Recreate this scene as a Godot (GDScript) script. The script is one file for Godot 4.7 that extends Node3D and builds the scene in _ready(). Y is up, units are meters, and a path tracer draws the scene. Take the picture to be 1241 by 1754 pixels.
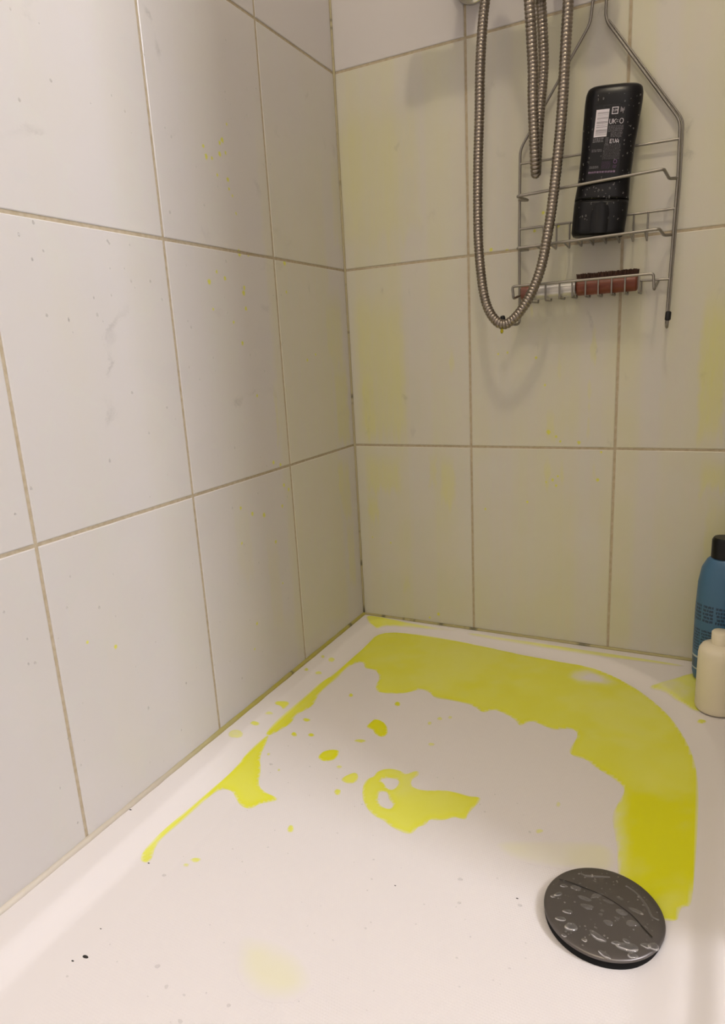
extends Node3D
# Corner of a tiled shower with a white tray, fluorescent yellow dye water, wire caddy and metal hose.
# World: corner of the two walls at x = 0, z = 0; tray rim at y = 0; metres.

const FOCAL := 1132.7
const CAM_POS := Vector3(0.6187, 0.5444, 1.1770)
const CAM_ROT := Vector3(-0.2361, 0.4774, -0.0546)
var cam_basis: Basis
var M := {}
var used_names := {}
var rng := RandomNumberGenerator.new()

# ---------------------------------------------------------------- pixels to places
func ray(u: float, v: float) -> Vector3:
	return cam_basis * Vector3((u - 620.0) / FOCAL, -(v - 877.0) / FOCAL, -1.0)

func on_z(u: float, v: float, z: float) -> Vector3:      # on a plane parallel to the back wall
	var d := ray(u, v)
	return CAM_POS + d * ((z - CAM_POS.z) / d.z)

func on_x(u: float, v: float, x: float = 0.0) -> Vector3:
	var d := ray(u, v)
	return CAM_POS + d * ((x - CAM_POS.x) / d.x)

func on_tray(u: float, v: float) -> Vector3:             # where the ray meets the tray surface
	var d := ray(u, v)
	var y := -0.01
	var p := Vector3.ZERO
	for k in 12:
		p = CAM_POS + d * ((y - CAM_POS.y) / d.y)
		y = lerpf(y, tray_h(p.x, p.z), 0.7)
	p.y = tray_h(p.x, p.z)
	return p

# ---------------------------------------------------------------- node helpers
func numbered(called: String) -> String:
	if not used_names.has(called):
		used_names[called] = 0
		return called
	used_names[called] += 1
	return "%s_%03d" % [called, used_names[called]]

func thing(called: String, label: String, category: String, at := Vector3.ZERO, group := "") -> Node3D:
	var o := Node3D.new()
	o.name = numbered(called)
	add_child(o)
	o.position = at
	tag(o, label, category, group)
	return o

func tag(o: Node, label: String, category: String, group := "", kind := "") -> void:
	o.set_meta("label", label)
	o.set_meta("category", category)
	if group: o.set_meta("group", group)
	if kind: o.set_meta("kind", kind)

func obj(called: String, mesh: Mesh, m: Material, parent: Node = self, at := Vector3.ZERO) -> MeshInstance3D:
	var o := MeshInstance3D.new()
	o.name = numbered(called) if parent == self else called
	o.mesh = mesh
	if m: o.material_override = m
	parent.add_child(o, true)
	o.position = at
	return o

func struct(called: String, mesh: Mesh, m: Material, at := Vector3.ZERO, label := "") -> MeshInstance3D:
	var o := obj(called, mesh, m, self, at)
	o.set_meta("kind", "structure")
	if label: o.set_meta("label", label)
	return o

func c8(r: int, g: int, b: int) -> Color:
	return Color(r / 255.0, g / 255.0, b / 255.0)

func mat(col: Color, rough: float, metal := 0.0, spec := 0.5) -> StandardMaterial3D:
	var m := StandardMaterial3D.new()
	m.albedo_color = col
	m.roughness = rough
	m.metallic = metal
	m.metallic_specular = spec
	return m

# ---------------------------------------------------------------- mesh helpers
class Buf:
	var v := PackedVector3Array()
	var n := PackedVector3Array()
	var uv := PackedVector2Array()
	var c := PackedColorArray()
	var i := PackedInt32Array()
	func quad(a: int, b: int, cc: int, d: int) -> void:
		i.append_array(PackedInt32Array([a, b, cc, a, cc, d]))
	func mesh() -> ArrayMesh:
		var arr := []
		arr.resize(Mesh.ARRAY_MAX)
		arr[Mesh.ARRAY_VERTEX] = v
		arr[Mesh.ARRAY_NORMAL] = n
		if uv.size() == v.size(): arr[Mesh.ARRAY_TEX_UV] = uv
		if c.size() == v.size(): arr[Mesh.ARRAY_COLOR] = c
		arr[Mesh.ARRAY_INDEX] = i
		var m := ArrayMesh.new()
		m.add_surface_from_arrays(Mesh.PRIMITIVE_TRIANGLES, arr)
		return m

func smooth_path(pts: PackedVector3Array, step: float) -> PackedVector3Array:   # Catmull-Rom, then even steps
	var dense := PackedVector3Array()
	var n := pts.size()
	for k in n - 1:
		var p0 := pts[maxi(k - 1, 0)]
		var p3 := pts[mini(k + 2, n - 1)]
		for s in 24:
			dense.append(pts[k].cubic_interpolate(pts[k + 1], p0, p3, s / 24.0))
	dense.append(pts[n - 1])
	var out := PackedVector3Array([dense[0]])
	var left := step
	for k in range(1, dense.size()):
		var a := dense[k - 1]
		var seg := a.distance_to(dense[k])
		while seg >= left and seg > 1e-9:
			a = a.lerp(dense[k], left / seg)
			out.append(a)
			seg = a.distance_to(dense[k])
			left = step
		left -= seg
	out.append(pts[n - 1])
	return out

func rounded(pts: Array, r: float) -> PackedVector3Array:      # bends of a wire
	var out := PackedVector3Array([pts[0]])
	for k in range(1, pts.size() - 1):
		var a: Vector3 = pts[k - 1]
		var b: Vector3 = pts[k]
		var c: Vector3 = pts[k + 1]
		var r1 := minf(r, minf(a.distance_to(b), b.distance_to(c)) * 0.48)
		var p := b + (a - b).normalized() * r1
		var q := b + (c - b).normalized() * r1
		for s in 6:
			var t := s / 5.0
			out.append(p.lerp(b, t).lerp(b.lerp(q, t), t))
	out.append(pts[pts.size() - 1])
	return out

# a round bar swept along a path; radii may vary along it
func sweep(b: Buf, path: PackedVector3Array, r: float, seg := 10, radii := PackedFloat32Array()) -> void:
	var n := path.size()
	var t := (path[1] - path[0]).normalized()
	var side := t.cross(Vector3.UP if absf(t.y) < 0.9 else Vector3.RIGHT).normalized()
	var base := b.v.size()
	for k in n:
		var t2 := (path[mini(k + 1, n - 1)] - path[maxi(k - 1, 0)]).normalized()
		side = (side - t2 * side.dot(t2)).normalized()
		var up := t2.cross(side)
		var rr := radii[k] if radii.size() == n else r
		var slope := 0.0
		if radii.size() == n and k > 0 and k < n - 1:
			slope = (radii[k + 1] - radii[k - 1]) / maxf(path[k + 1].distance_to(path[k - 1]), 1e-6)
		for s in seg:
			var a := TAU * s / seg
			var o := side * cos(a) + up * sin(a)
			b.v.append(path[k] + o * rr)
			b.n.append((o - t2 * slope).normalized())
	for k in n - 1:
		for s in seg:
			var s2 := (s + 1) % seg
			b.quad(base + k * seg + s, base + (k + 1) * seg + s, base + (k + 1) * seg + s2, base + k * seg + s2)
	for e in [0, n - 1]:
		var nn := (path[0] - path[1]).normalized() if e == 0 else (path[n - 1] - path[n - 2]).normalized()
		var c0 := b.v.size()
		b.v.append(path[e] + nn * 0.0004)
		b.n.append(nn)
		for s in seg:
			b.v.append(b.v[base + e * seg + s])
			b.n.append(nn)
		for s in seg:
			if e != 0: b.i.append_array(PackedInt32Array([c0, c0 + 1 + (s + 1) % seg, c0 + 1 + s]))
			else: b.i.append_array(PackedInt32Array([c0, c0 + 1 + s, c0 + 1 + (s + 1) % seg]))

func wire(pts: Array, r: float, bend := 0.006, seg := 10) -> ArrayMesh:
	var b := Buf.new()
	sweep(b, rounded(pts, bend), r, seg)
	return b.mesh()

# profile of (radius, y) turned about y; hard corners come from repeated points
func lathe(profile: Array, seg := 48) -> ArrayMesh:
	var b := Buf.new()
	for k in profile.size() - 1:
		var p: Vector2 = profile[k]
		var q: Vector2 = profile[k + 1]
		if p.distance_to(q) < 1e-7: continue
		var nn := Vector2(q.y - p.y, p.x - q.x).normalized()
		var n0 := nn
		var n1 := nn
		if k > 0:
			var o: Vector2 = profile[k - 1]
			var no := Vector2(p.y - o.y, o.x - p.x).normalized()
			if p.distance_to(o) > 1e-7 and no.dot(nn) > 0.6: n0 = (no + nn).normalized()
		if k < profile.size() - 2:
			var s: Vector2 = profile[k + 2]
			var ns := Vector2(s.y - q.y, q.x - s.x).normalized()
			if q.distance_to(s) > 1e-7 and ns.dot(nn) > 0.6: n1 = (ns + nn).normalized()
		var base := b.v.size()
		for j in seg + 1:
			var a := TAU * j / seg
			var d := Vector3(cos(a), 0, sin(a))
			b.v.append(d * p.x + Vector3.UP * p.y)
			b.n.append((d * n0.x + Vector3.UP * n0.y).normalized())
			b.uv.append(Vector2(float(j) / seg, p.y))
			b.v.append(d * q.x + Vector3.UP * q.y)
			b.n.append((d * n1.x + Vector3.UP * n1.y).normalized())
			b.uv.append(Vector2(float(j) / seg, q.y))
		for j in seg:
			b.quad(base + j * 2, base + j * 2 + 2, base + j * 2 + 3, base + j * 2 + 1)
	return b.mesh()

func box(s: Vector3) -> BoxMesh:
	var m := BoxMesh.new()
	m.size = s
	return m

# ---------------------------------------------------------------- textures
const TEX := 1024

func soft_box(d: PackedFloat32Array, size: Vector2, r: Rect2, strength: float, seed_: int, ragged := 0.03) -> void:
	# a run of dye film: sharp ragged sides, ragged lower end (v up)
	var nz := FastNoiseLite.new()
	nz.seed = seed_
	nz.frequency = 1.0
	var x0 := int(r.position.x / size.x * TEX)
	var x1 := int(r.end.x / size.x * TEX)
	var y0 := int(r.position.y / size.y * TEX)
	var y1 := int(r.end.y / size.y * TEX)
	for px in range(maxi(x0 - 6, 0), mini(x1 + 6, TEX)):
		var end := r.position.y + ragged * nz.get_noise_2d(px * 0.05, 3.0)
		for py in range(maxi(y0 - 40, 0), mini(y1, TEX)):
			var x := (px + 0.5) / TEX * size.x
			var y := (py + 0.5) / TEX * size.y
			var w := 0.005 * nz.get_noise_2d(y * 22.0, px * 0.01)
			var sx := clampf(r.size.x * 0.22, 0.003, 0.02)
			var k := smoothstep(0.0, sx, x + w - r.position.x) * smoothstep(0.0, sx, r.end.x - x + w)
			k *= smoothstep(0.0, 0.012 + r.size.y * 0.12, y - end) * smoothstep(0.0, 0.02 + r.size.y * 0.25, r.end.y - y)
			var at := py * TEX + px
			d[at] = maxf(d[at], strength * k * (0.85 + 0.3 * nz.get_noise_2d(px * 0.08, py * 0.02)))

func speck(d: PackedFloat32Array, size: Vector2, p: Vector2, r: float, strength: float, seed_: int) -> void:
	var nz := FastNoiseLite.new()
	nz.seed = seed_
	nz.frequency = 1.0
	var cx := p.x / size.x * TEX
	var cy := p.y / size.y * TEX
	var ry := int(r * 2.2 / size.y * TEX) + 2
	var rx := int(r * 1.6 / size.x * TEX) + 2
	for py in range(maxi(int(cy) - ry, 0), mini(int(cy) + ry, TEX)):
		for px in range(maxi(int(cx) - rx, 0), mini(int(cx) + rx, TEX)):
			var o := Vector2((px - cx) / TEX * size.x, (py - cy) / TEX * size.y)
			var a := o.angle()
			var rr := r * (1.0 + 0.5 * nz.get_noise_2d(cos(a) * 1.3, sin(a) * 1.3))
			if o.y < 0.0: o.y *= 0.75
			var k := 1.0 - smoothstep(0.6, 1.1, o.length() / rr)
			var at := py * TEX + px
			d[at] = maxf(d[at], k * strength)

# tile glaze with faint grey veins and the dye film that ran down it
func wall_image(size: Vector2, dens: PackedFloat32Array, seed_: int, vein_from: float, film: float) -> ImageTexture:
	var nz := FastNoiseLite.new()
	nz.seed = seed_
	nz.noise_type = FastNoiseLite.TYPE_SIMPLEX_SMOOTH
	nz.fractal_type = FastNoiseLite.FRACTAL_RIDGED
	nz.fractal_octaves = 3
	nz.frequency = 0.0035
	nz.domain_warp_enabled = true
	nz.domain_warp_amplitude = 60.0
	nz.domain_warp_frequency = 0.006
	var veins := nz.get_image(TEX, TEX, false, false, false).get_data()
	var cl := FastNoiseLite.new()
	cl.seed = seed_ + 7
	cl.frequency = 0.006
	cl.fractal_octaves = 4
	var clouds := cl.get_image(TEX, TEX, false, false, false).get_data()
	var st := FastNoiseLite.new()
	st.seed = seed_ + 3
	st.frequency = 0.02
	var runs := PackedFloat32Array()
	for x in TEX: runs.append(0.5 + 0.5 * st.get_noise_2d(x * 0.5, 0.0))
	var out := PackedByteArray()
	out.resize(TEX * TEX * 3)
	for py in TEX:
		var y := 1.0 - (py + 0.5) / TEX          # image row 0 is the top
		var row := (TEX - 1 - py) * TEX
		var has_vein := 1.0 if y * size.y > vein_from else 0.0
		for px in TEX:
			var at := row + px
			var v := clampf((veins[py * TEX + px] / 255.0 - 0.88) / 0.12, 0.0, 1.0)
			var cld := clouds[py * TEX + px] / 255.0
			var grey := 1.0 - has_vein * (0.15 * v * v * clampf(cld * 2.4 - 0.7, 0.0, 1.0) + 0.035 * maxf(0.0, 0.5 - cld)) - 0.012 * cld
			var d := minf(dens[at] + film * runs[px] * (0.6 + 0.8 * cld), 1.0)
			var o := (py * TEX + px) * 3
			out[o] = int(211.0 * grey * (1.0 + 0.04 * d))
			out[o + 1] = int(206.0 * grey * (1.0 + 0.06 * d))
			out[o + 2] = int(202.0 * grey * (1.0 - 0.62 * d))
	return ImageTexture.create_from_image(Image.create_from_data(TEX, TEX, false, Image.FORMAT_RGB8, out))

func noise_tex(freq: float, as_normal: bool, strength := 2.0, seed_ := 1, w := 512) -> NoiseTexture2D:
	var t := NoiseTexture2D.new()
	t.width = w
	t.height = w
	t.seamless = true
	t.as_normal_map = as_normal
	t.bump_strength = strength
	var nz := FastNoiseLite.new()
	nz.seed = seed_
	nz.frequency = freq
	nz.fractal_octaves = 3
	t.noise = nz
	return t

func dots_normal() -> ImageTexture:          # fine raised anti-slip grain, 8 x 8 dots in the tile
	var n := 128
	var img := Image.create_empty(n, n, false, Image.FORMAT_RGB8)
	for y in n:
		for x in n:
			var fx := fposmod(x / 16.0 + (0.5 if int(y / 16.0) % 2 else 0.0), 1.0) - 0.5
			var fy := fposmod(y / 16.0, 1.0) - 0.5
			var r := sqrt(fx * fx + fy * fy)
			var h := smoothstep(0.42, 0.18, r)
			img.set_pixel(x, y, Color(h, h, h))
	img.bump_map_to_normal_map(2.0)
	return ImageTexture.create_from_image(img)

const FONT := {"1": [4, 12, 4, 4, 4, 4, 14], "2": [14, 17, 1, 6, 8, 16, 31], "M": [17, 27, 21, 21, 17, 17, 17],
	"U": [17, 17, 17, 17, 17, 17, 14], "K": [17, 18, 20, 24, 20, 18, 17], "E": [31, 16, 16, 30, 16, 16, 31],
	"V": [17, 17, 17, 17, 17, 10, 4], "A": [4, 10, 17, 17, 31, 17, 17]}

func letters(img: Image, text: String, x: int, y: int, s: int, col: Color) -> void:
	for ch in text:
		for r in 7:
			for b in 5:
				if (int(FONT[ch][r]) >> (4 - b)) & 1:
					img.fill_rect(Rect2i(x + b * s, y + r * s, s, s), col)
		x += 6 * s

func small_print(img: Image, area: Rect2i, line: int, col: Color) -> void:     # lines too small to read
	var y := area.position.y
	while y + line <= area.end.y:
		var x := area.position.x
		while x < area.end.x - 4:
			var w := rng.randi_range(5, 26)
			w = mini(w, area.end.x - x)
			for k in range(0, w, 3):
				img.fill_rect(Rect2i(x + k, y + rng.randi_range(0, 2), 2, line - 5), col.darkened(rng.randf() * 0.4))
			x += w + 5
		y += line

func shower_gel_print(bg: Color) -> ImageTexture:
	var img := Image.create_empty(352, 704, false, Image.FORMAT_RGB8)
	img.fill(bg)
	var pale := c8(222, 216, 220)
	var grey := c8(150, 144, 148)
	var violet := c8(140, 92, 150)
	small_print(img, Rect2i(90, 6, 190, 14), 12, c8(70, 66, 70))
	img.fill_rect(Rect2i(16, 46, 150, 272), pale)                      # bar code
	var y := 76
	while y < 300:
		var w := rng.randi_range(2, 6)
		img.fill_rect(Rect2i(34, y, 128, w), c8(110, 104, 108))
		y += w + rng.randi_range(4, 12)
	img.fill_rect(Rect2i(196, 32, 72, 70), pale)                       # months after opening
	img.fill_rect(Rect2i(204, 40, 56, 54), bg.lightened(0.1))
	letters(img, "12M", 206, 54, 3, pale)
	for k in 5: img.fill_rect(Rect2i(292 + k * 9, 34 + (k * 7) % 22, 6, 50 - (k * 9) % 20), grey)
	letters(img, "UK", 180, 148, 7, pale)
	img.fill_rect(Rect2i(258, 160, 24, 6), grey)
	img.fill_rect(Rect2i(258, 176, 24, 6), grey)
	for a in 40:
		img.fill_rect(Rect2i(int(316 + 20 * cos(a * TAU / 40)), int(170 + 24 * sin(a * TAU / 40)), 5, 5), pale)
	small_print(img, Rect2i(180, 214, 166, 66), 13, grey)
	small_print(img, Rect2i(212, 280, 130, 56), 13, grey)
	small_print(img, Rect2i(14, 326, 124, 56), 16, pale.darkened(0.2))
	small_print(img, Rect2i(160, 326, 36, 90), 14, grey)
	letters(img, "EVA", 212, 346, 6, pale)
	small_print(img, Rect2i(150, 396, 190, 160), 12, c8(112, 108, 110))
	small_print(img, Rect2i(14, 440, 120, 44), 15, grey)
	small_print(img, Rect2i(10, 610, 110, 40), 14, pale.darkened(0.25))
	small_print(img, Rect2i(150, 570, 100, 80), 11, violet.darkened(0.3))
	for a in 30:
		img.fill_rect(Rect2i(int(300 + 18 * cos(a * TAU / 30)), int(572 + 18 * sin(a * TAU / 30)), 4, 4), violet)
	small_print(img, Rect2i(280, 610, 44, 40), 11, violet)
	small_print(img, Rect2i(4, 664, 320, 28), 24, c8(196, 160, 196))
	return ImageTexture.create_from_image(img)

func shampoo_print(bg: Color) -> ImageTexture:
	var img := Image.create_empty(512, 512, false, Image.FORMAT_RGB8)
	img.fill(bg)
	var navy := c8(16, 34, 62)
	for k in 6:
		small_print(img, Rect2i(k * 84 + 6, 190, 70, 72), 14, navy)
		small_print(img, Rect2i(k * 84 + 6, 290, 70, 100), 12, navy)
	img.fill_rect(Rect2i(0, 404, 512, 8), c8(188, 196, 196))
	for k in 90: img.fill_rect(Rect2i(k * 6, 414, rng.randi_range(1, 4), 40), c8(60, 60, 44))
	img.fill_rect(Rect2i(0, 456, 512, 6), c8(188, 196, 196))
	return ImageTexture.create_from_image(img)

# ---------------------------------------------------------------- the tray surface
const TX := 0.745
const TZ := 1.0
const CELL := 0.004
const DRAIN := Vector2(0.561, 0.587)
var foot := PackedVector2Array()
var hgrid := PackedFloat32Array()
var dgrid := PackedFloat32Array()
var gx := 0
var gz := 0

func make_foot() -> void:
	var pts := [[0.0545, 0.06], [0.0545, 0.213], [0.056, 0.441], [0.061, 0.56], [0.066, 0.72], [0.068, 0.86], [0.078, 0.925], [0.13, 0.955],
		[0.30, 0.962], [0.46, 0.955], [0.57, 0.92], [0.625, 0.84], [0.638, 0.72], [0.6395, 0.556], [0.6425, 0.4915], [0.6445, 0.4224], [0.6450, 0.337],
		[0.6345, 0.2533], [0.604, 0.171], [0.549, 0.100], [0.471, 0.060], [0.358, 0.0435], [0.252, 0.036], [0.144, 0.0345], [0.070, 0.036], [0.058, 0.043]]
	var n := pts.size()
	for k in n:
		var a := Vector2(pts[k][0], pts[k][1])
		var b := Vector2(pts[(k + 1) % n][0], pts[(k + 1) % n][1])
		var p0 := Vector2(pts[(k + n - 1) % n][0], pts[(k + n - 1) % n][1])
		var p3 := Vector2(pts[(k + 2) % n][0], pts[(k + 2) % n][1])
		var straight := a.distance_to(b) > 0.14
		for s in (1 if straight else 4):
			foot.append(a.cubic_interpolate(b, p0, p3, s / 4.0) if not straight else a)

func foot_dist(p: Vector2) -> float:         # > 0 inside the basin
	var best := 1e9
	var n := foot.size()
	for k in n:
		var a := foot[k]
		var ab := foot[(k + 1) % n] - a
		var t := clampf((p - a).dot(ab) / ab.length_squared(), 0.0, 1.0)
		best = minf(best, (a + ab * t).distance_squared_to(p))
	best = sqrt(best)
	return best if Geometry2D.is_point_in_polygon(p, foot) else -best

func raw_h(p: Vector2, d: float) -> float:
	const LIP := 0.028
	if d <= -LIP: return 0.0
	var depth := 0.015 * smoothstep(-LIP, 0.004, d)
	if d > 0.0:
		var r := p.distance_to(DRAIN)
		depth += 0.010 * (1.0 - smoothstep(0.0, 0.52, r)) * smoothstep(0.0, 0.05, d)
		depth += 0.020 * (1.0 - smoothstep(0.040, 0.048, r))
	return -depth

func make_grid() -> void:
	gx = int(round(TX / CELL)) + 1
	gz = int(round(TZ / CELL)) + 1
	hgrid.resize(gx * gz)
	dgrid.resize(gx * gz)
	for j in gz:
		for i in gx:
			var p := Vector2(i * TX / (gx - 1), j * TZ / (gz - 1))
			var d := -1.0
			if p.x > 0.02 and p.x < 0.70 and p.y < 0.99: d = foot_dist(p)
			dgrid[j * gx + i] = d
			hgrid[j * gx + i] = raw_h(p, d)

func tray_h(x: float, z: float) -> float:
	var fx := clampf(x / TX * (gx - 1), 0.0, gx - 1.001)
	var fz := clampf(z / TZ * (gz - 1), 0.0, gz - 1.001)
	var i := int(fx)
	var j := int(fz)
	fx -= i
	fz -= j
	return lerpf(lerpf(hgrid[j * gx + i], hgrid[j * gx + i + 1], fx), lerpf(hgrid[(j + 1) * gx + i], hgrid[(j + 1) * gx + i + 1], fx), fz)

func tray_normal(x: float, z: float) -> Vector3:
	const E := 0.003
	return Vector3(tray_h(x - E, z) - tray_h(x + E, z), 2 * E, tray_h(x, z - E) - tray_h(x, z + E)).normalized()

func build_tray() -> void:
	make_foot()
	make_grid()
	var root := thing("shower_tray", "white acrylic shower tray with a rounded basin and raised rim", "shower tray")
	var rim := Buf.new()
	var base := Buf.new()
	for b in [rim, base]:
		for j in gz:
			for i in gx:
				var p := Vector3(i * TX / (gx - 1), hgrid[j * gx + i], j * TZ / (gz - 1))
				b.v.append(p)
				b.n.append(tray_normal(p.x, p.z))
				b.uv.append(Vector2(p.x, p.z))
		for j in gz - 1:
			for i in gx - 1:
				var a := j * gx + i
				var inside := dgrid[a] > 0.045
				if inside == (b == base): b.quad(a, a + 1, a + gx + 1, a + gx)
	obj("rim", rim.mesh(), M.tray, root)
	obj("basin_floor", base.mesh(), M.tray_floor, root)
	obj("front_apron", box(Vector3(TX, 0.13, 0.012)), M.tray, root, Vector3(TX / 2, -0.066, TZ - 0.0065))
	obj("side_apron", box(Vector3(0.012, 0.13, TZ - 0.67)), M.tray, root, Vector3(TX - 0.0065, -0.066, (TZ + 0.66) / 2))

# ---------------------------------------------------------------- dye puddles
func chaikin(p: PackedVector2Array, times: int) -> PackedVector2Array:
	for t in times:
		var o := PackedVector2Array()
		for k in p.size():
			var a := p[k]
			var b := p[(k + 1) % p.size()]
			o.append(a.lerp(b, 0.25))
			o.append(a.lerp(b, 0.75))
		p = o
	return p

func to_tray(pts: Array, origin: Vector2, scale_: float) -> PackedVector2Array:
	var px := PackedVector2Array()
	for q in pts: px.append(origin + Vector2(q[0], q[1]) / scale_)
	px = chaikin(px, 2)
	var out := PackedVector2Array()
	for q in px:
		var w := on_tray(q.x, q.y)
		out.append(Vector2(w.x, w.z))
	return out

func edge_dist(p: Vector2, poly: PackedVector2Array) -> float:
	var best := 1e9
	var n := poly.size()
	for k in n:
		best = minf(best, Geometry2D.get_closest_point_to_segment(p, poly[k], poly[(k + 1) % n]).distance_squared_to(p))
	return sqrt(best)

# thin: how strong the dye is (0..1); patches: [x, z, radius, change] where the film is thinner or thicker
func puddle(called: String, label: String, poly: PackedVector2Array, holes: Array, thin: float, patches: Array, group := "", soft := 0.0015, cell := 0.005) -> void:
	var pieces := [poly]
	for h in holes:
		var next := []
		for p in pieces: next.append_array(Geometry2D.clip_polygons(p, h))
		pieces = next
	# holes that stay inside leave outer and inner rings: clip cell by cell instead
	var lo := poly[0]
	var hi := poly[0]
	for p in poly:
		lo = lo.min(p)
		hi = hi.max(p)
	var ctr := (lo + hi) / 2.0
	var at := Vector3(ctr.x, tray_h(ctr.x, ctr.y), ctr.y)
	var b := Buf.new()
	var index := {}
	var nz := FastNoiseLite.new()
	nz.seed = 5
	nz.frequency = 9.0
	nz.fractal_octaves = 3
	var x := lo.x
	while x < hi.x:
		var z := lo.y
		while z < hi.y:
			var sq := PackedVector2Array([Vector2(x, z), Vector2(x + cell, z), Vector2(x + cell, z + cell), Vector2(x, z + cell)])
			var parts := Geometry2D.intersect_polygons(sq, poly)
			for h in holes:
				var np := []
				for q in parts: np.append_array(Geometry2D.clip_polygons(q, h))
				parts.assign(np)
			for q in parts:
				var tri := Geometry2D.triangulate_polygon(q)
				for t in range(0, tri.size(), 3):
					var ids := []
					for e in 3:
						var p: Vector2 = q[tri[t + e]]
						var key := Vector2i((p * 50000.0).round())
						if not index.has(key):
							var ed := edge_dist(p, poly)
							for h in holes: ed = minf(ed, edge_dist(p, h))
							var k := thin
							for w in patches:
								k += w[3] * (1.0 - smoothstep(0.2, 1.0, p.distance_to(Vector2(w[0], w[1])) / w[2] + 0.45 * nz.get_noise_2d(p.x * 2.0 + 7.0, p.y * 2.0)))
							k += 0.10 * nz.get_noise_2d(p.x, p.y)
							k += 0.10 * (1.0 - smoothstep(0.002, 0.012, ed))
							k = clampf(k, 0.0, 1.0) * smoothstep(0.0, soft, ed + (soft * 0.35 if soft < 0.0035 else 0.0))
							index[key] = b.v.size()
							b.v.append(Vector3(p.x, tray_h(p.x, p.y) + 0.0002 + 0.0009 * smoothstep(0.0, 0.003, ed), p.y) - at)
							b.n.append(tray_normal(p.x, p.y))
							b.c.append(TRAY_LIN.lerp(THIN_LIN, minf(k * 2.0, 1.0)).lerp(DYE_LIN, maxf(k * 2.0 - 1.0, 0.0)))
						ids.append(index[key])
					var pa := b.v[ids[0]]
					var cr := (b.v[ids[1]] - pa).cross(b.v[ids[2]] - pa)
					if cr.y > 0.0: b.i.append_array(PackedInt32Array([ids[0], ids[2], ids[1]]))
					else: b.i.append_array(PackedInt32Array(ids))
			z += cell
		x += cell
	if b.i.size() == 0: return
	var o := obj(called, b.mesh(), M.dye if soft < 0.01 else M.dye_film, self, at)
	tag(o, label, "puddle", group)

const TRAY_LIN := Color(0.80, 0.755, 0.725)
const THIN_LIN := Color(0.79, 0.80, 0.20)
const DYE_LIN := Color(0.77, 0.775, 0.014)

func blob(u: float, v: float, w: float, h: float, seed_: int) -> PackedVector2Array:
	var r := RandomNumberGenerator.new()
	r.seed = seed_
	var pts := []
	for k in 10:
		var a := TAU * k / 10.0
		var s := r.randf_range(0.78, 1.15)
		pts.append([u + cos(a) * w * 0.5 * s, v + sin(a) * h * 0.5 * s])
	return to_tray(pts, Vector2.ZERO, 1.0)

func spot(u: float, v: float, r: float, change: float) -> Array:
	var p := on_tray(u, v)
	return [p.x, p.z, r, change]

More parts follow.
